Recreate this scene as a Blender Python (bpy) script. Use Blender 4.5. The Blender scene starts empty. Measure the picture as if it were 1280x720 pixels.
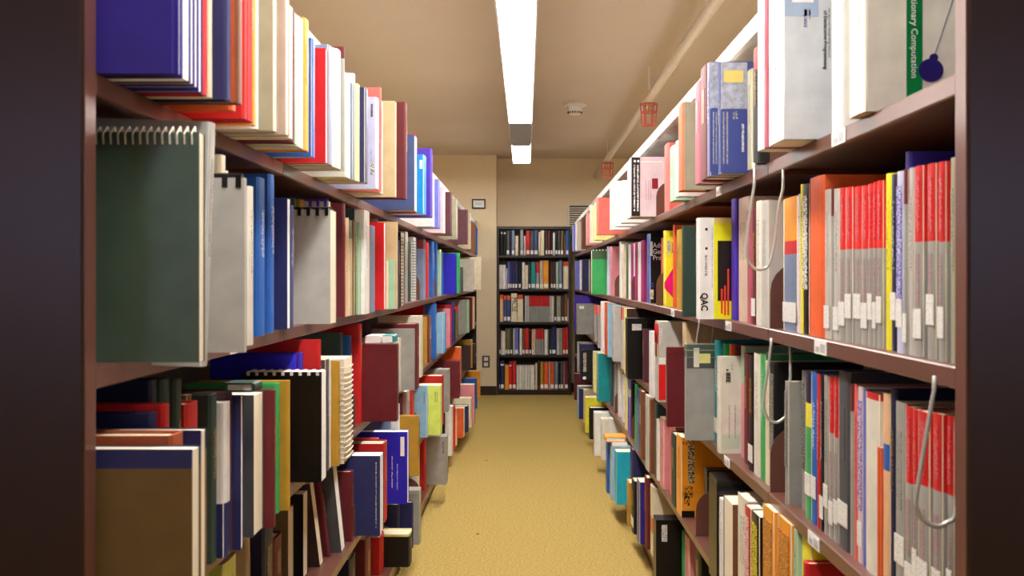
import bpy, bmesh, math, random
from mathutils import Vector, Matrix
random.seed(7)
C = bpy.context.scene.collection
F = 1380.0; VX, VY = 657.0, 348.0          # focal length in pixels, vanishing point of the aisle
CAM_Z = 1.095
# ------------------------------------------------------------------ camera
cd = bpy.data.cameras.new('camera'); cam = bpy.data.objects.new('camera', cd); C.objects.link(cam)
cam.location = (0, 0, CAM_Z); cam.rotation_euler = (math.pi/2, 0, 0)
cd.sensor_width = 36; cd.lens = 36*F/1280; cd.clip_start = .05
cd.shift_x = -(VX-640)/1280; cd.shift_y = -(360-VY)/1280
cd.dof.use_dof = True; cd.dof.focus_distance = 4.6; cd.dof.aperture_fstop = 12.0
bpy.context.scene.camera = cam
# ------------------------------------------------------------------ light levels
LAMP = 36.            # emission of the lit strip lamps
WIN = 4.             # emission of the window behind the camera
EXPO = 0.18
w = bpy.data.worlds.new('world'); bpy.context.scene.world = w; w.use_nodes = True
w.node_tree.nodes['Background'].inputs[0].default_value = (.8, .85, 1, 1)
w.node_tree.nodes['Background'].inputs[1].default_value = .05
vs = bpy.context.scene.view_settings
vs.view_transform = 'Standard'; vs.look = 'None'; vs.gamma = 1; vs.exposure = EXPO; vs.use_curve_mapping = False

# ------------------------------------------------------------------ materials
def lin(c):
    return tuple((v/255/12.92 if v/255 <= .04045 else ((v/255+.055)/1.055)**2.4) for v in c)
MC = {}
def mat(key, rgb, rough=.5, spec=.5, var=.06, nscale=30., bump=0., bscale=200., metal=0., stretch=None, gain=1.):
    if key in MC: return MC[key]
    m = bpy.data.materials.new(key); m.use_nodes = True; nt = m.node_tree; N = nt.nodes; L = nt.links
    p = N['Principled BSDF']
    p.inputs['Roughness'].default_value = rough; p.inputs['Metallic'].default_value = metal
    p.inputs['Specular IOR Level'].default_value = spec
    c = [min(.92, v*gain) for v in lin(rgb)]
    tc = N.new('ShaderNodeTexCoord'); mp = N.new('ShaderNodeMapping')
    L.new(tc.outputs['Object'], mp.inputs[0])
    if stretch: mp.inputs['Scale'].default_value = stretch
    nz = N.new('ShaderNodeTexNoise'); nz.inputs['Scale'].default_value = nscale; nz.inputs['Detail'].default_value = 3
    L.new(mp.outputs[0], nz.inputs['Vector'])
    cr = N.new('ShaderNodeValToRGB')
    cr.color_ramp.elements[0].position = .3; cr.color_ramp.elements[1].position = .7
    cr.color_ramp.elements[0].color = [max(0, v*(1-var)) for v in c]+[1]
    cr.color_ramp.elements[1].color = [min(1, v*(1+var)) for v in c]+[1]
    L.new(nz.outputs[0], cr.inputs[0]); L.new(cr.outputs[0], p.inputs['Base Color'])
    if bump:
        n2 = N.new('ShaderNodeTexNoise'); n2.inputs['Scale'].default_value = bscale
        L.new(mp.outputs[0], n2.inputs['Vector'])
        b = N.new('ShaderNodeBump'); b.inputs['Strength'].default_value = bump; b.inputs['Distance'].default_value = .002
        L.new(n2.outputs[0], b.inputs['Height']); L.new(b.outputs[0], p.inputs['Normal'])
    MC[key] = m; return m
def emit(key, rgb, s):
    m = bpy.data.materials.new(key); m.use_nodes = True; nt = m.node_tree
    nt.nodes.remove(nt.nodes['Principled BSDF']); e = nt.nodes.new('ShaderNodeEmission')
    e.inputs[0].default_value = list(lin(rgb))+[1]; e.inputs[1].default_value = s
    nt.links.new(e.outputs[0], nt.nodes['Material Output'].inputs[0]); return m
def printed(base, ink, sc=1.0, thr=.5, lines=0):
    """paper or cloth with rows of small illegible lettering"""
    key = 'print_%s_%s_%s_%s' % (base, ink, sc, lines)
    if key in MC: return MC[key]
    m = bpy.data.materials.new(key); m.use_nodes = True; nt = m.node_tree; N = nt.nodes; L = nt.links
    p = N['Principled BSDF']; p.inputs['Roughness'].default_value = .4
    tc = N.new('ShaderNodeTexCoord'); mp = N.new('ShaderNodeMapping'); mp.inputs['Scale'].default_value = (240*sc, 240*sc, 420*sc)
    L.new(tc.outputs['Object'], mp.inputs[0])
    nz = N.new('ShaderNodeTexNoise'); nz.inputs['Scale'].default_value = 1.; nz.inputs['Detail'].default_value = 1
    L.new(mp.outputs[0], nz.inputs['Vector'])
    g = N.new('ShaderNodeMath'); g.operation = 'GREATER_THAN'; g.inputs[1].default_value = thr
    L.new(nz.outputs[0], g.inputs[0])
    mx = N.new('ShaderNodeMix'); mx.data_type = 'RGBA'
    mx.inputs[6].default_value = list(lin(PAL[base][1]))+[1]; mx.inputs[7].default_value = list(lin(PAL[ink][1]))+[1]
    L.new(g.outputs[0], mx.inputs[0]); L.new(mx.outputs[2], p.inputs['Base Color'])
    MC[key] = m; return m
PAL = {  # key: (word in a label, colour)
 'wh': ('white', (240,238,234)), 'ow': ('off-white', (228,222,208)), 'cr': ('cream', (236,222,190)), 'be': ('beige', (205,182,140)),
 'pg': ('cream', (232,218,186)), 'gy': ('grey', (158,157,152)), 'lg': ('light grey', (196,192,186)), 'bg': ('blue-grey', (120,135,165)),
 'dg': ('dark grey', (80,80,84)), 'bk': ('black', (14,13,13)), 'na': ('navy', (42,46,98)), 'nb': ('dark navy', (28,30,66)),
 'bl': ('blue', (40,100,185)), 'rb': ('royal blue', (38,30,185)), 'lb': ('light blue', (150,195,225)), 'cy': ('cyan', (40,185,215)),
 'sb': ('sky blue', (25,155,235)), 'pu': ('purple', (78,50,175)), 'in': ('indigo', (52,38,140)), 'pv': ('periwinkle', (112,118,205)), 'la': ('lavender', (205,205,235)),
 'rd': ('red', (205,35,35)), 'br': ('bright red', (228,28,30)), 'sa': ('salmon', (235,105,95)), 'pk': ('pink', (222,140,148)),
 'pp': ('pale pink', (226,205,212)), 'mg': ('magenta', (160,40,100)), 'ro': ('rose', (180,85,105)), 'ma': ('maroon', (105,32,40)),
 'dm': ('dark maroon', (88,45,55)), 'or': ('orange', (232,98,45)), 'lo': ('amber', (245,160,40)), 'pe': ('peach', (238,190,145)),
 'bn': ('brown', (128,78,48)), 'db': ('dark brown', (72,50,42)), 'tn': ('tan', (112,88,48)), 'oc': ('ochre', (190,145,45)), 'ye': ('yellow', (244,232,48)), 'py': ('pale yellow', (240,232,150)),
 'yg': ('yellow-green', (222,236,110)), 'gn': ('green', (60,170,95)), 'mt': ('mint green', (165,205,175)), 'fg': ('forest green', (70,100,68)),
 'kg': ('dark green', (40,62,52)), 'te': ('teal', (30,145,150)), 'dt': ('dark teal', (58,84,84)), 'ol': ('olive', (125,108,66)), 'sl': ('slate blue', (72,84,132)),
 'pb': ('pinkish beige', (206,178,160)), 'le': ('rust brown', (176,84,44)), 'cg': ('cool grey', (205,209,214)), 'kn': ('dark green', (76,94,80)), 'gg': ('grey-green', (165,162,138)), 'wt': ('weathered brown', (150,118,92)),
}
def cmat(k, kind='h'):
    return mat('cover_%s_%s' % (PAL[k][0].replace(' ', '_'), 'cloth' if kind == 'h' else 'gloss'), PAL[k][1], rough=.5 if kind == 'h' else .32,
               spec=.4, var=.10, nscale=22, bump=.12 if kind == 'h' else 0, bscale=900)
def pmat(): return mat('paper_page_edges', (238,226,200), rough=.85, spec=.2, var=.16, nscale=6, stretch=(1, 160, 1))
def wmat(): return mat('white_page_edges', (248,246,242), rough=.85, spec=.2, var=.08, nscale=6, stretch=(1, 160, 1))
BROWN = mat('brown_enamelled_steel', (108,68,57), rough=.3, spec=.5, var=.05, nscale=8)
BRDK = mat('dark_brown_laminate', (40,23,20), rough=.32, spec=.6, var=.15, nscale=3.5)
WALLM = mat('cream_wall_paint', (228,208,174), rough=.8, spec=.2, var=.02, nscale=4, bump=.05, bscale=300)
CEIL = mat('tan_ceiling_paint', (205,187,165), rough=.85, spec=.2, var=.02, nscale=2, bump=.05, bscale=200)
WHT = mat('white_card', (244,242,238), rough=.5)
WPL = mat('white_plastic', (235,232,225), rough=.4)
STEEL = mat('bright_steel_wire', (190,190,186), rough=.3, metal=.3)
CARPET = mat('tan_loop_carpet', (177,151,88), rough=.95, spec=.1, var=.3, nscale=110, bump=.6, bscale=420)

# ------------------------------------------------------------------ mesh helpers
def link(name, bm, m, parent=None, smooth=False):
    bmesh.ops.recalc_face_normals(bm, faces=bm.faces)
    me = bpy.data.meshes.new(name); bm.to_mesh(me); bm.free()
    for x in (m if isinstance(m, (list, tuple)) else [m]): me.materials.append(x)
    if smooth:
        for p in me.polygons: p.use_smooth = True
    o = bpy.data.objects.new(name, me); C.objects.link(o)
    if parent: o.parent = parent
    return o
def box(bm, x0, x1, y0, y1, z0, z1, mi=0):
    v = [bm.verts.new(p) for p in ((x0,y0,z0),(x1,y0,z0),(x1,y1,z0),(x0,y1,z0),(x0,y0,z1),(x1,y0,z1),(x1,y1,z1),(x0,y1,z1))]
    for q in ((0,3,2,1),(4,5,6,7),(0,1,5,4),(1,2,6,5),(2,3,7,6),(3,0,4,7)):
        f = bm.faces.new([v[i] for i in q]); f.material_index = mi
    return v
def bevel(bm, r, seg=1):
    bmesh.ops.bevel(bm, geom=bm.edges[:], offset=r, segments=seg, affect='EDGES', clamp_overlap=True)
def bobj(name, x0, x1, y0, y1, z0, z1, m, parent=None, bev=0):
    bm = bmesh.new(); box(bm, min(x0,x1), max(x0,x1), y0, y1, min(z0,z1), max(z0,z1))
    if bev: bevel(bm, bev)
    return link(name, bm, m, parent)
def prism(bm, pts, axis, a, b, mi=0):
    """extrude a 2-D outline along an axis: 'y' uses (x, z) points, 'x' uses (y, z), 'z' uses (x, y)"""
    def P(p, t): return {'y': (p[0], t, p[1]), 'x': (t, p[0], p[1]), 'z': (p[0], p[1], t)}[axis]
    A = [bm.verts.new(P(p, a)) for p in pts]; B = [bm.verts.new(P(p, b)) for p in pts]
    n = len(pts)
    fs = [bm.faces.new(A), bm.faces.new(B[::-1])] + [bm.faces.new((A[i], A[(i+1) % n], B[(i+1) % n], B[i])) for i in range(n)]
    for f in fs: f.material_index = mi
def lathe(bm, prof, seg=20, mi=0):
    rings = [[bm.verts.new((r*math.cos(2*math.pi*i/seg), r*math.sin(2*math.pi*i/seg), z)) for i in range(seg)] for r, z in prof]
    for a, b in zip(rings, rings[1:]):
        for i in range(seg):
            bm.faces.new((a[i], a[(i+1) % seg], b[(i+1) % seg], b[i])).material_index = mi
    bm.faces.new(rings[0]); bm.faces.new(rings[-1][::-1])
def tube(bm, pts, r, seg=8, mi=0):
    pts = [Vector(p) for p in pts]; rings = []
    for i, p in enumerate(pts):
        d = (pts[min(i+1, len(pts)-1)]-pts[max(i-1, 0)]).normalized()
        up = Vector((0,1,0)) if abs(d.y) < .9 else Vector((1,0,0))
        a = d.cross(up).normalized(); b = d.cross(a).normalized()
        rings.append([bm.verts.new(p+r*(a*math.cos(2*math.pi*k/seg)+b*math.sin(2*math.pi*k/seg))) for k in range(seg)])
    for a, b in zip(rings, rings[1:]):
        for i in range(seg): bm.faces.new((a[i], a[(i+1) % seg], b[(i+1) % seg], b[i])).material_index = mi
    bm.faces.new(rings[0]); bm.faces.new(rings[-1][::-1])
def empty(name, loc, label=None, cat=None, group=None):
    o = bpy.data.objects.new(name, None); o.location = loc; o.empty_display_size = .05; C.objects.link(o)
    if label: o['label'] = label; o['category'] = cat
    if group: o['group'] = group
    return o
def struct(o): o['kind'] = 'structure'; return o
def tag(o, label, cat, group=None):
    o['label'] = label; o['category'] = cat
    if group: o['group'] = group
    return o
def wx(px, Y): return (px-VX)*Y/F
def wz(py, Y): return CAM_Z + (VY-py)*Y/F

# ------------------------------------------------------------------ the room
XR = 3.4; YB = -4.0; YW = 10.36; YR = 10.68; ZC = CAM_Z+1.158; XC = wx(620.5, YW); XA = .46
struct(bobj('floor', -XR, XR, YB, YR+.1, -.1, 0, CARPET))
struct(bobj('ceiling', -XR-.1, XR+.1, YB-.1, YR+.1, ZC, ZC+.1, CEIL))
struct(bobj('wall_left', -XR-.1, -XR, YB, YR+.1, 0, ZC, WALLM))
struct(bobj('wall_right', XR, XR+.1, YB, YR+.1, 0, ZC, WALLM))
struct(bobj('wall_far_left', -XR, XC, YW, YR, 0, ZC, WALLM))
struct(bobj('wall_far', -XR, XR, YR, YR+.1, 0, ZC, WALLM))
wb = bmesh.new()
for a in ((-XR,-3.3,0,ZC),(3.3,XR,0,ZC),(-1.7,1.7,1.15,1.8),(-XR,XR,0,1.15),(-XR,XR,1.8,ZC)): box(wb, a[0], a[1], YB-.1, YB, a[2], a[3])
struct(link('wall_behind', wb, WALLM))
PANE = emit('daylight_pane', (205,208,255), WIN)
for k, (xa, xb) in enumerate(((-3.3, -1.7), (1.7, 3.3))):
    win = struct(bobj('window_%d' % (k+1), xa, xb, YB-.1, YB-.08, 1.15, 1.8, PANE))
    for x in (xa, (xa+xb)/2-.03, xb-.06): bobj('window_frame', x, x+.06, YB-.07, YB-.02, 1.15, 1.8, WPL, win)
struct(bobj('baseboard_far', -XR, XC, YW-.012, YW, 0, .085, BRDK))
struct(bobj('baseboard_recess', wx(714, YW)+.01, XR, YR-.012, YR, 0, .085, BRDK))

# ------------------------------------------------------------------ strip lamps
LITM = emit('lit_diffuser', (255,251,244), LAMP)
OFFM = mat('unlit_diffuser', (150,148,148), rough=.4)
def lamp(cx, a, b, label, off=False):
    h = (b-a)/2; t = empty('ceiling_lamp', (cx, (a+b)/2, CAM_Z+.99)); tag(t, label, 'lamp', 'strip lamps over the aisle' if h < 1 else None)
    bobj('diffuser', -.07, .07, -h+.005, h-.005, 0, .02, OFFM if off else LITM, t, .004)
    bobj('housing', -.078, .078, -h, h, .02, .10, WPL, t)
    for x in (-.0745, .0745): bobj('side_rail', x-.0035, x+.0035, -h, h, -.002, .0198, WPL, t)
    for k in range(max(2, int(h*2))):
        yy = -h+.2+k*(2*h-.4)/(max(2, int(h*2))-1); bobj('stem', -.012, .012, yy-.012, yy+.012, .10, ZC-CAM_Z-.99, WPL, t)
for k, lb in enumerate(('lit strip lamp segment nearest the far wall', 'switched-off grey lamp segment, second from the far wall', 'lit strip lamp segment just before the switched-off grey one',
        'second fully visible lit strip lamp segment before the grey one', 'lit strip lamp segment cut by the top edge of the photo')):
    lamp(-.033, 8.27-1.22*k, 9.49-1.22*k, lb, k == 1)
lamp(-.033, .4, 3.388, 'long lit strip lamp overhead in the near part of the aisle')
lamp(-1.6, 1.0, 9.5, 'long lit strip lamp over the neighbouring aisle behind the left stack')
lamp(1.53, 1.0, 9.5, 'long lit strip lamp over the neighbouring aisle behind the right stack')

# ------------------------------------------------------------------ pipe, sprinklers, detector
bm = bmesh.new(); tube(bm, [(0,YB+.1-5,0),(0,YR-5-.01,0)], .024, 14)
pp = link('sprinkler_pipe', bm, mat('painted_pipe', (222,204,176), rough=.45), None, True); pp.location = (.675, 5, CAM_Z+.985)
tag(pp, 'cream painted sprinkler pipe running along under the ceiling on the right', 'pipe')
for yy in (2.6, 6.03, 9.1): bobj('pipe_hanger', -.005, .005, yy-5-.005, yy-5+.005, .015, ZC-CAM_Z-.985, WPL, pp)
REDW = mat('red_wire', (205,80,70), rough=.4)
BRASS = mat('brass_head', (190,150,80), rough=.3, metal=.8)
for i, (px, Y, lb) in enumerate(((811, 6.05, 'red wire cage around the sprinkler head nearer the camera'), (759.5, 9.13, 'small red wire cage around the sprinkler head near the far wall'))):
    t = empty('sprinkler', (wx(px, Y), Y, CAM_Z+.985), lb, 'sprinkler', None)
    bm = bmesh.new(); box(bm, -.012, .012, -.012, .012, -.035, .0); box(bm, -.004, .004, -.004, .004, -.075, -.03)
    link('nozzle', bm, BRASS, t)
    bm = bmesh.new()
    for z, r in ((-.03, .045), (-.075, .041), (-.145, .037)):
        tube(bm, [(r*math.cos(a*math.pi/6), r*math.sin(a*math.pi/6), z) for a in range(13)], .0035, 6)
    for a in range(6):
        c, s = math.cos(a*math.pi/3), math.sin(a*math.pi/3)
        tube(bm, [(.046*c, .046*s, -.026), (.037*c, .037*s, -.148)], .0032, 6)
    tube(bm, [(-.037,0,-.146),(.037,0,-.146)], .003, 6)
    link('wire_cage', bm, REDW, t, True)
t = empty('smoke_detector', (wx(718.5, 7.31), 7.31, ZC), 'round white smoke detector on the tan ceiling', 'detector')
bm = bmesh.new(); lathe(bm, [(.076, 0), (.078, -.014), (.07, -.02)], 28); link('base_ring', bm, WPL, t)
bm = bmesh.new(); lathe(bm, [(.052, -.02), (.05, -.04), (.04, -.07), (.03, -.075)], 28); link('sensor_body', bm, WPL, t)
bm = bmesh.new()
for k in range(16):
    a = k*math.pi/8; tube(bm, [(.047*math.cos(a), .047*math.sin(a), -.056), (.0425*math.cos(a), .0425*math.sin(a), -.066)], .004, 6)
link('sensor_slots', bm, mat('black_slot', (30,30,30)), t)

# ------------------------------------------------------------------ far wall fittings
t = empty('framed_notice', (wx(598.5, YW), YW-.004, wz(255, YW)), 'small framed white notice in a dark frame on the cream wall', 'frame')
hw, hh = .064, .046
for n, a in (('frame_bar', (-hw, hw, hh-.012, hh)), ('frame_bar', (-hw, hw, -hh, -hh+.012)), ('frame_bar', (-hw, -hw+.012, -hh+.012, hh-.012)), ('frame_bar', (hw-.012, hw, -hh+.012, hh-.012))):
    bobj(n, a[0], a[1], -.014, .002, a[2], a[3], mat('black_frame', (40,32,30), rough=.35), t)
bobj('notice_card', -hw+.01, hw-.01, -.004, .001, -hh+.01, hh-.01, WHT, t)
bobj('printed_line', -.03, .03, -.005, -.004, .006, .009, mat('grey_ink', (120,120,125)), t)
bobj('printed_line', -.036, .036, -.005, -.004, -.008, -.005, mat('grey_ink', (120,120,125)), t)
t = empty('wall_outlet', (wx(607.5, YW), YW-.003, wz(452, YW)), 'double power outlet in a dark steel plate low on the cream wall', 'outlet')
bobj('cover_plate', -.036, .036, -.004, .003, -.056, .056, mat('bronze_plate', (110,95,75), rough=.35, metal=.5), t, .001)
for z in (-.025, .025):
    s = bobj('socket', -.018, .018, -.008, -.004, z-.016, z+.016, WPL, t, .003)
    for x in (-.007, .007): bobj('slot', x-.0015, x+.0015, -.009, -.008, z-.004, z+.007, mat('black_slot', (30,30,30)), s)
t = empty('wall_vent', (wx(709, YR), YR-.002, wz(254, YR)), 'white louvred air vent high on the recessed wall beside the bookcase', 'vent')
vw, vh = .42, .40
for a in ((0, vw, -.025, 0), (0, vw, -vh, -vh+.025), (0, .022, -vh+.025, -.025), (vw-.022, vw, -vh+.025, -.025)): bobj('vent_frame', a[0], a[1], -.02, 0, a[2], a[3], mat('vent_white', (214,205,185), rough=.5), t)
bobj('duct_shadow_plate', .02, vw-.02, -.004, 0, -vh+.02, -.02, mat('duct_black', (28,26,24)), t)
for k in range(16):
    z = -.045-k*.0215
    bm = bmesh.new(); prism(bm, [(-.018, z-.007), (-.016, z-.007), (-.006, z+.006), (-.008, z+.006)], 'x', .024, vw-.024); link('louvre_slat', bm, mat('vent_white', (214,205,185)), t)

# ------------------------------------------------------------------ the two bookstacks along the aisle
SH = [.220, -.095, -.4055, -.702, -1.0]       # shelf tops relative to the eye
Y0 = 1.148; PT = .032; BAY = .914; NB = 10; YS = Y0+PT; YE = YS+BAY*NB
XBK = .765
def joint(n): return YS+BAY*n
def bookstack(s, side):
    t = empty('bookstack', (s*XBK, (Y0+YE)/2, 0), 'long brown steel bookstack of five shelf levels lining the %s side of the aisle' % side, 'shelving')
    ox, oy = -s*XBK, -(Y0+YE)/2
    def B(name, a, b, y0, y1, z0, z1, m, parent=None, bev=0):
        o = bobj(name, s*a+ox, s*b+ox, y0+oy, y1+oy, z0, z1, m, parent or t, bev); return o
    for y in (Y0, YE-.0): B('end_panel', XA, 1.10, y, y+PT, 0, CAM_Z+.54, BRDK, None, .003)
    B('end_panel_edge', XA-.0015, XA, Y0+.002, Y0+PT-.002, 0, CAM_Z+.538, BROWN)
    B('back_panel', XBK, XBK+.012, YS+.002, YE-.002, .0, CAM_Z+.50, BRDK)
    cm = mat('canopy_painted_highlight', (226,224,226), rough=.25)  # pale colour paints in the lamp highlight on the glossy canopy metal
    for n in range(NB):
        a, b = joint(n)+.001, joint(n+1)-.001
        B('canopy_top', XA, XBK+.012, a, b, CAM_Z+.512, CAM_Z+.526, cm)
        B('canopy_lip', XA, XA+.012, a, b, CAM_Z+.492, CAM_Z+.512, cm, None)
        for i, h in enumerate(SH):
            z = CAM_Z+h
            bm = bmesh.new()
            pts = [(XA, z), (XBK-.002, z), (XBK-.002, z-.012), (XA+.014, z-.012), (XA+.014, z-.024), (XA, z-.024)]
            prism(bm, [(s*p[0]+ox, p[1]) for p in pts], 'y', a+oy, b+oy)
            bevel(bm, .0018); sh = link('shelf', bm, BROWN, t)
            for (ss, ii, nn, yy) in TAGS:
                if ss == s and ii == i and nn == n:
                    bm = bmesh.new(); x0, x1 = sorted((s*(XA-.0015)+ox, s*(XA-.0002)+ox)); box(bm, x0, x1, yy-.034+oy, yy+.034+oy, z-.0235, z-.002)
                    x0, x1 = sorted((s*(XA-.0022)+ox, s*(XA-.0015)+ox)); box(bm, x0, x1, yy-.028+oy, yy-.004+oy, z-.02, z-.007, 1)
                    box(bm, x0, x1, yy+.003+oy, yy+.024+oy, z-.02, z-.012, 1)
                    link('shelf_label', bm, [WHT, mat('pale_ink', (190,188,190))], sh)['label'] = 'white card in the shelf label holder'
        B('kick_plate', XA+.02, XA+.032, a, b, 0, CAM_Z+SH[4]-.024, BROWN)
    for n in range(1, NB):
        y = joint(n)
        B('post', XBK-.03, XBK-.002, y-.02, y+.02, 0, CAM_Z+.511, BROWN)
        for i, h in enumerate(SH):
            z = CAM_Z+h; bm = bmesh.new(); r = .055; H = .125
            pts = [(XA+.004, z-.0235), (XBK-.03, z-.0235), (XBK-.03, z+H), (XA+.004+r, z+H)]
            pts += [(XA+.004+r-r*math.sin(a*math.pi/10), z+H-r+r*math.cos(a*math.pi/10)) for a in range(1, 5)] + [(XA+.004, z+H-r)]
            prism(bm, [(s*p[0]+ox, p[1]) for p in pts], 'y', y-.0009+oy, y+.0009+oy)
            link('shelf_bracket', bm, BROWN, t)
    return t
TAGS = [(1,0,0,1.62),(1,1,0,1.72),(1,2,0,1.76),(1,2,1,2.52),(1,1,1,2.50),(1,1,2,3.45),(-1,1,0,1.75),(1,0,1,2.62)]
bookstack(-1, 'left'); bookstack(1, 'right')
NKEEP = 300
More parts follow.
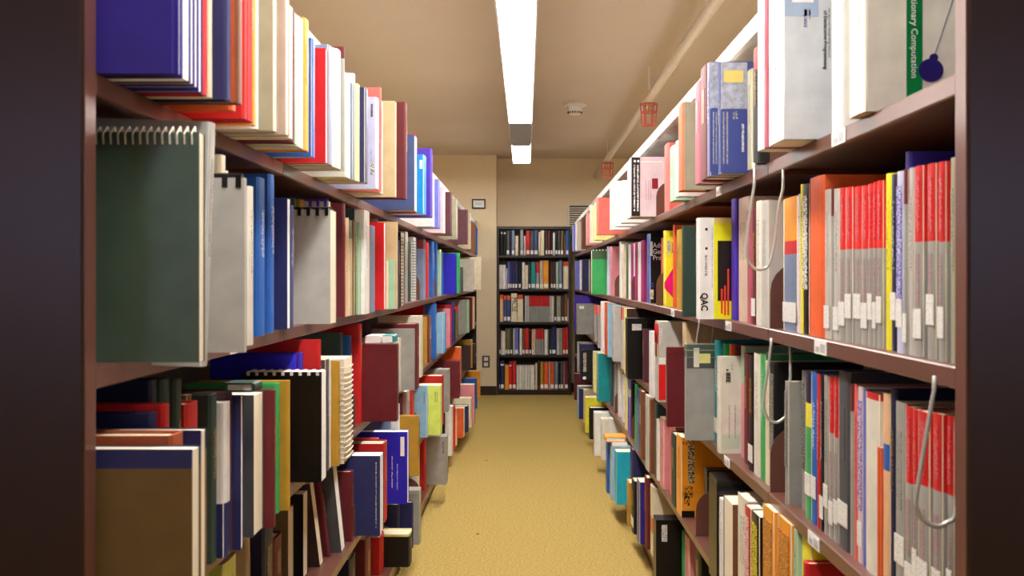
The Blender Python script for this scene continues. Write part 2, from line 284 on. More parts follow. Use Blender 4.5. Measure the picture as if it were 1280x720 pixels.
# ------------------------------------------------------------------ books
# one line per book: near corner x, far spine x, top y, base y (or -), build, colour, options (all in photograph pixels)
# build: h hardback, p paperback, f fore-edge outwards, s comb- or ring-bound, b box.
ROWS = {
('L',0): '''
215 222 H27 86 f in pw
223 226 H27 93 f in pw
228 237 H27 98 f in pw
238 242 H27 104 f in pw
243 247 H27 108 f in pw
248 253 H27 114 f in pw
254 261 H26 117 h rd
262 268 H25 121 p cr
284 290 H27 124 h na
298 303 H26 128 h bn c=or
290 295 H24 137 h or t=.02
306 309 H26 148 h rd
310 313 H26 - h rd
313 316 H26 152 h rd
317 320 H25 156 p lo
321 328 H27 161 p wh
341 346 H27 163 f gg
357 361 H27 168 f pb
362 366 6 172 p ow
366 369 11 178 h ma
369 372 16 180 p mt
373 376 19 183 p ow
376 380 22 - p wh
381 386 21 187 h lo
391 394 47 196 p bl
407 410 60 203 f br pw
411 416 55 - p bg
417 422 59 208 p wh
422 427 60 210 p ow
430 431 58 213 h gy B=73,ma
433 442 93 221 p ow
442 446 91 - p bg B=104,la
447 456 104 226 p py
457 460 109 228 p na
471 474 121 236 p la art=bar
476 478 105 - h sa t=.015
475 479 124 - p lg
494 497 126 246 f be
507 509 126 248 h ma
518 521 168 263 f sl pw
520 523 157 - h rd t=.015
530 533 193 267 p sb pw art=sbt
539 541 185 271 h pu
541 548 217 283 p wh
549 554 224 285 p pv
555 563 234 291 p pp
564 570 240 294 h dm
571 577 249 299 p gg
584 587 262 305 h dm
588 594 265 311 p cr
594 596 273 - h bn
597 601 285 319 p bl
''',
('L',1): '''
249 255 165 453 s kn r=ow
253 258 143 - p lg tilt=-2 pw t=.022 drop=.014 Hm=.302
306 308 222 - s lg r=bk t=.008
277 281 193 - p cr t=.02
283 287 213 - p wh t=.012
289 294 217 - p wh t=.012
312 317 232 432 p ow pw
324 331 221 421 h bl
338 347 217 - h bl t=.03
332 340 245 414 h bl
359 363 247 412 f na pw
364 369 256 411 h sl
413 419 262 405 s lg r=bk
368 372 226 - h kg t=.02
378 381 240 - h oc t=.02
411 415 228 - s lg r=pu t=.02
430 432 237 397 h ma
431 435 272 - p pe
435 438 272 395 p cr
438 444 275 - p be B=298,kg
444 450 275 394 p ol
443 446 244 - h kg t=.02
450 455 278 - p mt
456 462 262 393 p wh
461 467 254 - p pe t=.02
463 469 281 391 h bg
480 485 278 387 f br pw
472 484 264 - h ma t=.02
485 487 326 - p cr
493 494 324 388 p mt
497 499 277 - h be t=.02
498 500 300 386 h nb
501 508 290 383 s bk v r=dg
508 510 285 - p gy
511 516 301 377 h kg
517 524 296 376 s wh v r=dg
530 533 299 375 h bg B=311,ma
534 539 303 373 h rd
541 545 294 372 h bl
546 550 295 371 h bl
551 552 312 - p mt
553 555 315 - h bl
570 571 317 368 h rb
575 576 316 - h gn t=.02
578 579 334 366 h dg
592 593 324 366 p ow
602 603 321 362 p cr
''',
('L',2): '''
240 249 562 - f tn B=586,na
216 229 545 - h le
251 257 538 - f wt B=563,na
190 203 517 - h na t=.03
206 218 506 - h rd t=.03
190 203 476 - h nb t=.03
204 219 475 - h kg t=.04
220 233 475 - h kg t=.035
234 247 506 - h rd
236 252 494 - p ol t=.02
264 280 494 706 h kg
281 288 504 698 p wh L=630,na
289 292 490 690 h dm
301 304 495 688 f na pw
317 328 494 672 f dg
342 345 488 660 h ma
346 352 480 643 h gn
361 363 476 638 h oc
402 408 465 603 s bk r=wh pw
370 374 443 - h rb t=.03
378 382 441 - h pu t=.02
400 402 417 - h rd t=.02
408 412 450 590 p dg
412 414 450 - p wh
423 427 452 583 h oc
430 447 449 580 s ow v r=ow
427 430 416 - h dt t=.02
438 447 420 - h bl t=.03
450 456 403 530 h rd
496 498 430 527 b ma
499 509 423 491 p ow
518 520 411 489 b gy
521 525 405 487 h ma
526 531 395 472 p ow
532 537 397 456 h oc
537 543 395 455 h bn c=ma
530 532 378 - h br t=.02
544 553 376 450 h bl
554 555 391 - p lb
556 561 391 441 p sb
562 563 386 - p pk
564 566 381 - h rd
566 569 379 430 h pu
569 572 387 - h kg
572 581 384 425 h ol B=390,br
582 584 375 - p gy
586 590 375 416 p mt
590 592 372 - h ma
593 599 371 411 p pe
''',
('L',3): '''
280 294 706 - p yg
310 314 672 - p be
330 341 660 - h nb
343 352 675 - h ma
360 366 638 - f ol
379 384 618 - f bk
400 404 604 - f db tilt=7
412 418 600 - h ma tilt=7 t=.02
427 431 584 - f dg tilt=6 pw
440 446 590 - h ma t=.03
475 479 570 670 f na pw art=nvl
480 484 555 655 h rd
473 475 548 - h sa t=.015
509 511 540 630 f rb pw art=rbl
488 490 527 - h bg t=.015
499 501 505 - p wh t=.015
523 525 520 597 h oc
503 508 490 - h ma t=.03
509 514 487 - p pp
515 520 487 - h rd
534 536 482 547 p lb art=txl
551 553 482 544 p yg art=txy
553 556 470 - h rd
560 561 462 515 b gy
561 565 462 - p wh
574 576 452 498 b ma
576 578 434 - p or
588 589 432 463 h db
590 593 425 460 p oc
594 598 430 - h db
''',
('L',4): '''
438 446 700 - h nb
458 475 675 - h ma
476 480 672 - h rd
512 517 668 - h bk B=671,py
498 500 631 - h nb t=.05
516 518 628 - h na t=.03
524 526 613 681 b gy
522 531 562 627 p ow
531 536 548 613 h rd
558 560 546 606 b gy art=txg
556 561 515 - h bk t=.03
565 568 505 570 p wh
568 571 508 - h br
571 578 511 557 p pe
579 580 511 - h or
580 584 511 - p ow
585 589 508 550 h na
589 592 498 - p cr
593 594 481 530 p pk
596 598 473 511 h bl
600 603 464 497 h lo
''',
('R',0): '''
1080 1063 H27 139 p ow art=evo
1051 1040 H27 141 p wh pw
978 960 H27 174 p cg art=decl pw
958 954 H27 184 h ro
953 947 H27 186 p wh
947 940 57 202 h bk B=84,rd
939 934 85 - p gg
900 897 77 217 p sl art=map
887 884 77 - p sl art=map2
883 876 79 222 h ma
875 869 99 228 h ro
853 848 127 237 h or c=gg
847 844 175 - p wh
843 836 180 250 p mt
835 828 178 263 h sa
789 786 196 270 p pp art=sq
787 779 206 - p wh
778 772 225 - p wh
771 765 226 - p wh
764 757 228 287 p wh
747 744 247 293 h sa
744 738 253 300 p py
738 734 256 - p cr
733 728 266 306 p pk
727 721 272 311 h bn
720 717 277 - p ow
716 712 281 314 p pv
''',
('R',1): '''
1194 1188 196 442 p gg
1180 1173 201 - p gy B=302,rd lab
1168 1159 203 - p gy B=301,rd lab
1152 1143 206 438 p gy B=302,rd lab
1141 1136 209 - p lg
1133 1129 211 - p gy B=255,ma lab
1128 1121 213 432 p la lab pr=pu
1136 1121 189 - h in t=.03
1120 1114 217 - p nb lab
1113 1107 216 - p ye
1102 1096 225 - p gy B=310,br lab
1095 1091 227 - p gy B=310,br lab
1090 1085 229 - p gy B=310,br lab
1084 1077 231 - p gy B=311,br lab
1076 1068 232 - p gy B=311,br lab
1064 1057 233 426 p gy B=311,br lab
1056 1049 234 - p gy B=312,br lab
1048 1042 235 - p lg lab
1041 1038 235 - p gy B=270,ma
1037 1031 236 423 p lg lab
1028 1011 218 420 h or
1010 1003 229 - p bk pr=wh
1003 1000 230 - p ye
1000 997 242 - p pp
996 976 244 408 p bg B=300,lo M=317,rd lab
959 952 250 410 p lg
951 945 250 - p ow
944 940 262 - h ma lab
939 934 262 - h ro
934 922 245 402 h pb
918 900 245 - h pu t=.04
873 870 272 399 p wh art=qac
854 852 282 396 h kg
851 845 286 388 h oc
842 841 281 - h or t=.02
831 829 288 383 p ye art=mag
828 826 297 - p sa
812 806 292 376 p bl c=bk art=adv
804 800 300 - h mg
800 796 302 - p wh
796 793 303 374 h mg
793 791 304 - p wh
791 787 304 - h mg
787 785 305 - p wh
785 779 304 373 h fg
779 777 305 - p cr
776 765 296 374 p wh
764 760 308 - h pk
760 757 308 - p la
740 738 312 368 s gn r=wh B=324,fg
737 735 324 - s dg r=bk
728 726 324 364 h na
725 724 325 - p wh
719 715 326 362 p pv
''',
('R',2): '''
1190 1184 521 - p gy B=620,rd lab
1176 1166 519 - p gy B=616,rd lab
1160 1148 517 - p gy B=610,rd lab
1146 1141 513 - p gy B=607,rd lab
1140 1132 510 - p gy B=606,rd lab
1131 1118 505 722 p gy lab
1118 1112 487 - h nb
1111 1100 493 718 p pe M=590,bl
1099 1094 560 - p or
1098 1082 494 711 p ow B=502,rd
1081 1078 488 - p pv
1078 1072 484 - p pp lab pr=pu
1071 1067 481 - p sa
1067 1062 481 - p gy B=515,ma
1060 1048 466 666 h dg lab
1047 1042 471 - p gy B=548,rd lab
1041 1036 472 - p gy B=542,rd lab
1035 1030 470 650 p gy lab
1029 1025 469 - p bk lab
1024 1021 468 - p rd
1020 1014 466 638 h bl lab
1013 1007 467 634 p gn B=505,nb M=535,ye lab
1006 1002 464 - p gy pr=bk
984 981 477 631 p gy pr=dg
968 962 455 614 h bk pr=gy
961 957 452 - p cr
956 949 443 600 p gn
949 941 443 - p ow
941 936 445 585 h bk lab
935 930 443 - h ma
930 926 433 - p pk B=480,mt
899 896 446 567 p ow art=ieee
920 914 430 - h ma t=.012
913 906 430 - h or t=.012
905 901 430 - p gn t=.01
897 892 426 555 h te lab
858 856 430 551 b gy B=447,kg art=tags
834 832 434 535 b ma
856 848 398 - h be t=.05
823 816 402 503 p lg art=redbox
815 806 415 497 p wh
805 803 412 - h dm
785 782 398 474 b bk art=tag1
782 779 385 - p py c=db
778 771 384 462 p lg B=400,rd
767 760 382 452 p lg
760 757 372 - p lb
757 752 376 - h or
752 749 376 440 p wh
748 743 382 - p gy B=393,sa
743 738 382 427 p gy B=393,sa
721 719 380 418 b gy art=tag2
718 714 365 - h pu
''',
('R',3): '''
1008 1001 705 - h rd
1013 996 672 - p ye
995 990 663 - p mt
988 968 637 860 p lo pr=bn
966 949 636 833 p lo pr=bn
948 938 647 810 p bk pr=ye
937 930 637 - p rd pr=wh
934 917 627 782 p ow
916 903 631 759 f bn
902 898 625 - p wh
896 880 600 732 b bk
884 875 588 - b bk
851 845 547 647 p lo art=scrib
844 838 545 - h kg
842 836 535 - p sa
829 822 525 612 p pk
822 820 525 - p wh
820 813 505 598 h dt
813 810 500 - h bn
810 803 496 590 p lg
802 799 490 575 h bn
799 796 487 - p bl
796 791 481 560 h gn
790 787 478 - h bk
787 784 475 545 p pu M=497,lg
783 779 470 - p py
779 775 468 528 p wh
774 770 455 - p wh
769 764 455 515 p gy
764 760 450 - h dt
747 743 442 502 p te c=te
742 737 440 - p py
727 725 437 477 h bk art=dot
725 722 430 - h na
722 719 428 465 p lg
''',
('R',4): '''
875 862 680 - h bk
861 856 674 - p pk
855 852 668 - h gn
820 817 650 736 b bk art=tag3
816 805 610 697 p cr M=668,or N=649
839 833 620 - h or t=.02
832 826 620 - p la t=.02
808 799 598 690 h ma
799 793 603 680 p in
792 787 602 - h bk lab
786 778 604 676 h oc
790 784 563 - h na
770 766 565 631 p cy
764 759 558 625 p lb
759 755 553 617 h bl
800 796 580 - h rd t=.015
763 753 524 582 p wh
752 744 524 577 p ow
743 738 516 570 p wh
737 735 510 - h bk
732 729 497 541 p ye
730 724 488 529 p cr
724 722 486 - h na
722 718 483 522 p lb
718 714 467 500 h ma
''',
}
ORD = ['top shelf', 'second shelf down', 'third shelf down', 'fourth shelf down', 'bottom shelf']
KW = {'h': ('hardcover_book', 'hardback book', 'book'), 'p': ('paperback_book', 'paperback book', 'book'), 'f': ('hardcover_book', 'book, page edges outward', 'book'),
      's': ('bound_notebook', 'comb-bound volume', 'notebook'), 'b': ('box_file', 'box file', 'file')}

def book_bm(T, D, H, kind, s, bands, c2):
    """cover of a book; local x = 0 at the aisle side and s*x into the shelf. Returns (bmesh for cover, bmesh for pages)"""
    tb = {'h': .0028, 'f': .0019, 'b': .003}.get(kind, .0008); tb = min(tb, T*.25)
    ins = {'h': .0035, 'f': .0015}.get(kind, 0)
    X = lambda x: s*x
    zs = [0]+[b[0] for b in bands[:-1] if 0 < b[0] < H]+[H]
    cb = bmesh.new(); pb = bmesh.new()
    if kind == 'b':
        pts = [(0,0),(D,0),(D,T),(0,T)]
    else:
        r = min(.004, T*.3)
        pts = [(D,0),(r*1.2,0),(r*.25,T*.12),(0,T*.35),(0,T*.65),(r*.25,T*.88),(r*1.2,T),(D,T),(D,T-tb),(tb+r*.6,T-tb),(tb+r*.6,tb),(D,tb)]
        if kind == 'f': pts = [(D-p[0], p[1]) for p in pts]
        if kind == 's': pts = [(0,0),(D,0),(D,tb),(0,tb)]
    def loft(pts):
        rings = [[cb.verts.new((X(p[0]), p[1], z)) for p in pts] for z in zs]; n = len(pts)
        cb.faces.new(rings[0][::-1]).material_index = bands[0][1]; cb.faces.new(rings[-1]).material_index = bands[-1][1]
        for k in range(len(zs)-1):
            for i in range(n):
                f = cb.faces.new((rings[k][i], rings[k][(i+1) % n], rings[k+1][(i+1) % n], rings[k+1][i]))
                f.material_index = bands[min(k, len(bands)-1)][1]
                if c2 is not None and kind != 's' and i == 0 and pts[0][1] == 0: f.material_index = c2
    loft(pts)
    if kind == 's': loft([(0,T-tb),(D,T-tb),(D,T),(0,T)])
    if kind == 'b':
        # a recessed lid line and a pull ring opening on the aisle side
        a, b = sorted((X(-.0008), X(.002)))
        return cb, None
    x0, x1 = {'f': (ins, D-tb-.002), 's': (.0015, D-.0015)}.get(kind, (tb+.0015, D-ins))
    a, b = sorted((X(x0), X(x1)))
    g = tb*1.02
    box(pb, a, b, g, T-g, ins if ins else .0006, H-ins if ins else H-.0006)
    return cb, pb

LABEL_SEEN = {}
ALL = []
def parse():
    for (sd, i), txt in ROWS.items():
        s = -1 if sd == 'L' else 1
        rows = [l.split() for l in txt.strip().splitlines()]
        bs = []
        for r in rows:
            o = dict(q.split('=') if '=' in q else (q, True) for q in r[6:])
            bs.append(dict(x1=abs(float(r[0])-VX), x2=abs(float(r[1])-VX), top=r[2], yb=None if r[3] == '-' else float(r[3]), kind=r[4], col=r[5], o=o, s=s, i=i, side=sd))
        h = SH[i]
        # weights of thickness, then anchors from the base line
        n = len(bs); cum = [0.]
        for b in bs:
            wgt = float(b['o']['t'])/3. if 't' in b['o'] else max(math.log(b['x1']/b['x2']), .002)
            cum.append(cum[-1]+wgt)
        anc = []
        start = YS+.004
        for k, b in enumerate(bs):
            if b['yb']:
                Y = F*abs(h)/abs(b['yb']-VY); Y = max(min(Y, .475*F/b['x1'], YE-.05), start)
                if not anc or Y > anc[-1][1]*math.exp(.25*(cum[k]-cum[anc[-1][0]])): anc.append((k, Y))
        if not anc: anc = [(0, START.get((sd, i), start))]
        if anc[0][0] > 0:
            k0, Yk = anc[0]; Ya = START.get((sd, i), start)
            if Ya < Yk: anc.insert(0, (0, Ya))
        if (sd, i) in START and anc[0][0] == 0: anc[0] = (0, START[(sd, i)])
        kl, Yl = anc[-1]
        Yend = min(YE-.006, max(Yl*math.exp(cum[n]-cum[kl]), Yl+.012*(n-kl)), (F*.47/bs[-1]['x1'])*1.05); anc.append((n, max(Yend, Yl*1.01)))
        Ys = []
        for k in range(n+1):
            for (ka, Ya), (kb, Yb2) in zip(anc, anc[1:]):
                if ka <= k <= kb:
                    f = (cum[k]-cum[ka])/max(1e-9, cum[kb]-cum[ka]); Ys.append(Ya*(Yb2/Ya)**f); break
        for k, b in enumerate(bs):
            Y = Ys[k]; room = Ys[k+1]-Y-.001
            rt = float(b['o']['t']) if 't' in b['o'] else Y*(b['x1']/b['x2']-1)
            T = min(room, max(rt*1.2, .008), .11); T = max(T, .004)
            # keep clear of the shelf brackets
            for m in range(1, NB):
                j = joint(m)
                if Y < j+.0015 < Y+T+.003 or Y < j-.0015 < Y+T:
                    if j-Y > Y+T-j: T = max(.004, j-.002-Y)
                    else:
                        d = j+.002-Y; Y += d; T = max(.004, T-d)
            T = min(T, YE-.003-Y)
            Xp = b['x1']*Y/F; Xp0 = Xp
            Xp = min(max(Xp, .31), .60)
            if b['top'][0] == 'H': H = float(b['top'][1:])/100
            else: H = (VY-float(b['top']))*Y/F - h
            H0 = H; H = float(b['o']['Hm']) if 'Hm' in b['o'] else min(max(H, .10), .278 if i else .266)
            D = min(max(.70*H, .14), XBK-.035-Xp)
            b.update(Y=Y, T=T, X=Xp, H=H, D=D, Ht=.0, z=CAM_Z+h)
            b['area'] = abs(F*Xp/Y-F*Xp/(Y+T))*H*F/Y + 30*(b['kind'] in 'bsf') + 400*('art' in b['o'])
            if abs(Xp-Xp0) > .002 or abs(H-H0) > .02: print('CHK', sd, i, k, b['col'], 'Y%.2f X%.3f H%.3f' % (Y, Xp0, H0))
        # visible cover area too
        for k, b in enumerate(bs):
            pv = F*bs[k-1]['X']/(bs[k-1]['Y']+bs[k-1]['T']) if k else 999
            b['area'] += max(0, pv-F*b['X']/b['Y'])*b['H']*F/b['Y']
            b['nb'] = (bs[k-1] if k else None, bs[k+1] if k+1 < n else None)
        ALL.extend(bs)
START = {('L',2): 1.184, ('L',3): 1.9, ('L',4): 3.15, ('R',1): 1.22, ('R',2): 1.23, ('R',3): 1.78, ('R',4): 3.0}
parse()

def make_label(b):
    col = PAL[b['col']][0]; w = KW[b['kind']][1]; side = 'left' if b['s'] < 0 else 'right'
    extra = ''
    if 'art' in b['o']: extra = {'evo': ' with a green band and purple disc on its cover', 'decl': ' with vertical black title', 'map': ' with map cover and yellow note', 'map2': ' with map cover and no note',
        'sq': ' with dark red square on pale cover', 'qac': ' with yellow and black cover', 'mag': ' with magenta shape', 'adv': ' with black titled cover', 'ieee': ' with vertical black lettering',
        'tags': ' with dark green top and two tags', 'redbox': ' with red patches', 'scrib': ' with black scribbled cover', 'dot': ' with white dot', 'rbl': ' with white label at top right', 'nvl': ' with one vertical line of lettering', 'txl': ' with short vertical lettering', 'txy': ' with short vertical lettering', 'txg': ' with dark vertical lettering', 'bar': ' with barcode label', 'sbt': ' with white patch near its top'}.get(b['o']['art'], ' with small white tag')
    elif 'B' in b['o']: extra = ' with %s top' % PAL[b['o']['B'].split(',')[1]][0]
    p, q = b['nb']
    a = PAL[p['col']][0] if p else 'the end panel'; c = PAL[q['col']][0] if q else 'the far end'
    sh = ['top', 'second', 'third', 'fourth', 'bottom'][b['i']]
    base = '%s %s%s' % (col, w, extra)
    cand = ['%s, %s stack %s shelf' % (base, side, sh) if extra and 'B' not in b['o'] else None,
            '%s between %s and %s, %s stack %s shelf' % (base, a, c, side, sh)]
    zone = ['nearest', 'second', 'third', 'fourth', 'fifth', 'sixth', 'seventh', 'eighth', 'ninth', 'tenth'][min(9, int((b['Y']-YS)/BAY))]
    cand.append('%s between %s and %s, %s stack %s shelf, %s bay' % (base, a, c, side, sh, zone))
    cand.append('%s beside %s, %s stack %s shelf, %s bay' % (base, c, side, sh, zone))
    hh = 'taller' if (p and b['H'] > p['H']) else 'shorter'
    cand.append('%s %s after %s, %s stack %s shelf, %s bay' % (hh, base, a, side, sh, zone))
    wd = 'thick' if b['T'] > .03 else 'thin'
    cand.append('%s %s next to %s, %s stack %s shelf, %s bay' % (wd, base, c, side, sh, zone))
    for x in ('farther', 'farthest'):
        cand.append('%s %s, %s stack %s shelf, %s bay' % (x, base, side, sh, zone)) if 0 else None
        cand.append('%s %s among its likes, %s stack %s shelf, %s bay' % (x, base, side, sh, zone))
    for c_ in cand:
        if c_ and c_ not in LABEL_SEEN and len(c_.split()) <= 16:
            LABEL_SEEN[c_] = 1; return c_, None
    c_ = '%s %s %s, %s stack %s shelf, %s bay' % (wd, col, w, side, sh, zone)
    if c_ in LABEL_SEEN: print('DUP', c_)
    LABEL_SEEN[c_] = 1; return c_, 'same'

def text_obj(body, size, mtl, parent, loc, rot, name='lettering', depth=.0003, align='LEFT', sx=1., bold=.0):
    cu = bpy.data.curves.new('lettering', 'FONT'); cu.body = body; cu.size = size; cu.extrude = depth; cu.align_x = align; cu.offset = size*bold; cu.resolution_u = 2
    tmp = bpy.data.objects.new('tmp', cu); C.objects.link(tmp)
    bpy.context.view_layer.update()
    me = bpy.data.meshes.new_from_object(tmp.evaluated_get(bpy.context.evaluated_depsgraph_get()))
    bpy.data.objects.remove(tmp); me.materials.clear(); me.materials.append(mtl)
    o = bpy.data.objects.new(name, me); C.objects.link(o); o.parent = parent
    M = Matrix.Translation(loc) @ rot @ Matrix.Diagonal((sx, 1, 1, 1)); me.transform(M)
    return o
# orientation of lettering that faces the camera (-Y) and is read upright, or from top to bottom
UP = Matrix.Rotation(math.pi/2, 4, 'X')
DOWN = Matrix.Rotation(math.pi/2, 4, 'Y') @ UP

def build_book(b, joined=None):
    s, kind, o = b['s'], b['kind'], b['o']
    T, D, H, Y, X = b['T'], b['D'], b['H'], b['Y'], b['X']
    mats = []
    def mi(m):
        if m not in mats: mats.append(m)
        return mats.index(m)
    gl = 'h' if kind in 'hf' else 'p'
    zl = lambda py: wz(float(py), Y)-b['z']
    bands = [[H, mi(cmat(b['col'], gl))]]
    if 'L' in o: py, c = o['L'].split(','); bands = [[zl(py), mi(cmat(c, gl))], [H, mi(cmat(b['col'], gl))]]
    if 'B' in o: py, c = o['B'].split(','); bands = [[zl(py), bands[0][1]], [H, mi(cmat(c, gl))]]
    if 'M' in o:
        py, c = o['M'].split(',')
        if 'B' in o: bands = [[zl(py), bands[0][1]], [bands[0][0], mi(cmat(c, gl))], [H, bands[-1][1]]]
        else:
            top = zl(o['N']) if 'N' in o else zl(py)+.035
            bands = [[zl(py), bands[0][1]], [top, mi(cmat(c, gl))], [H, bands[0][1]]]
    bands = [x for x in bands if x[0] > .004]
    bands[-1][0] = H
    c2 = mi(cmat(o['c'], gl)) if 'c' in o else None
    cb, pb = book_bm(T, D, H, kind, s, bands, c2)
    pm = wmat() if ('pw' in o or b['col'] in ('wh','la')) else pmat()
    if joined is not None:
        for bm_, ms in ((cb, mats), (pb, [pm])):
            if bm_ is None: continue
            bmesh.ops.translate(bm_, verts=bm_.verts, vec=(s*X, Y, b['z']))
            me = bpy.data.meshes.new('t'); bm_.to_mesh(me); bm_.free()
            k0 = len(joined.faces); joined.from_mesh(me); joined.faces.ensure_lookup_table()
            for f in joined.faces[k0:]:
                m = ms[f.material_index]
                if m not in JM: JM.append(m)
                f.material_index = JM.index(m)
            bpy.data.meshes.remove(me)
        return
    lb, same = make_label(b)
    t = empty(KW[kind][0], (s*X, Y, b['z']), lb, KW[kind][2], 'volumes on the %s of the %s bookstack' % (ORD[b['i']], 'left' if s < 0 else 'right'))
    b['root'] = t
    if kind == 'b':
        bevel(cb, .0012)
        link('box_body', cb, mats, t)
        # lid joint across the front and a sunken finger ring on the spine
        bobj('lid_edge', -s*.0012, s*(D*.98), -.0012, T+.0012, H*.93, H*.94, cmat(b['col'], 'p'), t)
    else:
        link('cover', cb, mats, t); link('page_block', pb, pm, t)
    # lettering and labels on the spine
    def spine(name, z0, z1, m, f0=.12, f1=.88, off=.0007, label=None):
        q = bobj(name, -s*off, s*.0002, T*f0, T*f1, z0, z1, m, t)
        if label: q['label'] = label
    if 'lab' in o:
        dz_ = .013*math.sin(b['x1']*1.7)
        spine('call_number_label', H*.12+dz_, H*.12+.036+dz_, printed('wh', 'lg', 1.6, .6), .06, .94, .0009, 'white call-number label')
    if 'pr' in o: spine('spine_title', H*.30, H*.92, printed(b['col'], o['pr'], 1.0, .5), .15, .85)
    elif 'B' in o and b['col'] == 'gy' and PAL[o['B'].split(',')[1]][0] in ('red', 'bright red'):
        spine('spine_title', zl(o['B'].split(',')[0])+.012, H-.012, printed('rd', 'pk', 1.5, .55), .3, .7)
        spine('series_title', H*.26, H*.54, printed('gy', 'ro', 1.5, .56), .3, .7)
    elif kind in 'h' and T > .016 and b['Y'] < 6.5 and b['col'] not in ('or',):
        ink = 'oc' if b['col'] in ('ma','nb','na','kg','rd','dm','in','bk') else ('wh' if b['col'] in ('bl','rb','bn','te','sl') else 'dg')
        spine('spine_title', H*.5, H*.8, printed(b['col'], ink, 1.3, .57), .3, .7)
    elif kind == 'p' and T > .014 and b['Y'] < 7 and not ('B' in o or 'M' in o or 'L' in o or b['i'] == 0 and b['s'] < 0):
        ink = 'dg' if sum(PAL[b['col']][1]) > 380 else 'wh'
        spine('spine_title', H*.45, H*.85, printed(b['col'], ink, 1.5, .60), .32, .68)
    # combs and rings along the top edge, or down the aisle side
    if kind == 's':
        rm = cmat(o.get('r', 'bk'), 'p'); bm = bmesh.new()
        vertical = 'v' in o
        if vertical:
            n = int(H/.0125)
            for k in range(n):
                z = .012+k*(H-.02)/n; y = .0+T*.15; r = .004
                tube(bm, [(-s*.002, -.001, z), (-s*.0045, T*.25, z), (-s*.0045, T*.75, z), (-s*.002, T+.001, z), (s*.006, T+.001, z)], .0014, 5)
                tube(bm, [(s*.008, -.0012, z), (-s*.002, -.001, z)], .0014, 5)
        else:
            n = int(D/(.0085 if o.get('r') == 'ow' else .017))
            for k in range(n):
                x = s*(.008+k*(D-.016)/max(1, n-1))
                if o.get('r') == 'ow':
                    tube(bm, [(x, -.0012, H-.014), (x, -.003, H-.003), (x, T*.5, H+.007), (x+s*.003, T+.003, H-.003), (x+s*.003, T+.0012, H-.014)], .0012, 6)
                elif o.get('r') == 'wh':
                    box(bm, x-.003, x+.003, -.0016, T+.0016, H-.0045, H+.001); box(bm, x-.003, x+.003, -.0016, -.0002, H-.007, H-.0045)
                else:
                    box(bm, x-.0035, x+.0035, -.0018, T+.0018, H-.002, H+.0035); box(bm, x-.0035, x+.0035, -.0018, -.0002, H-.013, H-.002); box(bm, x-.0035, x+.0035, T+.0002, T+.0018, H-.013, H-.002)
            if o.get('r') not in ('ow', 'wh'): tube(bm, [(s*.004, T*.5, H+.003), (s*(D-.004), T*.5, H+.003)], min(.005, T*.35), 8)
        link('binding_comb', bm, rm, t, False)
    # flat artwork on the cover that faces the camera: rectangles given in photograph pixels
    def R(name, xa, xb, ya, yb, m, off=.0006, label=None):
        a, c = sorted((wx(xa, Y)-s*X, wx(xb, Y)-s*X))
        lo, hi = (0.0003, D-.0003) if s > 0 else (-D+.0003, -.0003)
        a = max(a, lo); c = min(c, hi)
        q = bobj(name, a, c, -off, .0002, max(.0004, zl(yb)), min(H-.0004, zl(ya)), m, t)
        if label: q['label'] = label
        return q
    def PXY(px, py, off=.0008): return (wx(px, Y)-s*X, -off, zl(py))
    ink = cmat('bk', 'p'); a = o.get('art'); k_ = Y/F
    if a == 'evo':
        R('cover_band', 1133, 1153, -200, 123, mat('band_green', (0,120,62), rough=.35), .0006, 'green vertical title band')
        text_obj('Evolutionary Computation', .0122, WHT, t, PXY(1139, 98), DOWN, 'cover_title', align='RIGHT')
        bm = bmesh.new(); x, y, z = PXY(1163.5, 88); c = [(x+.0165*math.cos(q*math.pi/12), z+.0155*math.sin(q*math.pi/12)) for q in range(24)]
        prism(bm, c, 'y', -.0012, 0)
        x, y, z = PXY(1167, 72); c = [(x+.0058*math.cos(q*math.pi/8), z+.0052*math.sin(q*math.pi/8)) for q in range(16)]
        prism(bm, c, 'y', -.0014, 0)
        link('cover_picture', bm, mat('disc_indigo', (38,26,105), rough=.4), t)['label'] = 'dark indigo disc printed on the cover'
        bm = bmesh.new(); tube(bm, [PXY(1168, 70, .0006), PXY(1192, -3, .0006)], .0005, 5); link('cover_line', bm, cmat('sl', 'p'), t)
    elif a == 'decl':
        R('cover_patch', 981, 1023, -60, 20, mat('patch_blue', (160,178,205), rough=.35)); R('cover_patch', 990, 1017, -50, 3, WHT, .0009)
        text_obj('of Declarative Programming', .0089, ink, t, PXY(1029.5, 13), DOWN, 'cover_title', sx=.92)
        R('subtitle_line', 1035.6, 1037.2, 10, 72, printed('lg', 'dg', 2.5, .5)); R('author_line', 1005, 1009, 12, 34, printed('lg', 'pu', 2.5, .48)); R('author_line', 1011, 1013, 12, 24, printed('lg', 'gy', 2.5, .5))
    elif a in ('map', 'map2'):
        mm = mat('map_print', (176,180,196), rough=.35, var=.32, nscale=70)
        if a == 'map':
            R('cover_picture', 901, 934, 78, 136, mm); R('cover_field', 901, 934, 137, 215, mat('field_blue', (66,78,150), rough=.35))
            R('sticky_note', 905, 929, 88, 103, mat('note_yellow', (240,215,120), rough=.6), .0012, 'yellow note stuck on the cover')
            R('emblem', 916, 922, 139, 150, printed('sl', 'wh', 1.5, .42), .001)
            for x in (903.5, 908): R('printed_text', x, x+2, 140, 205, printed('sl', 'lg', 3, .48), .001)
            R('printed_text', 927, 930, 155, 190, printed('sl', 'wh', 2, .45), .001)
        else:
            R('cover_picture', 887.5, 900, 78, 135, mm); R('cover_field', 887.5, 900, 136, 215, mat('field_blue', (66,78,150), rough=.35))
            for x in (891, 894.5): R('printed_text', x, x+1.6, 140, 205, printed('sl', 'lg', 3, .48), .001)
    elif a == 'sq':
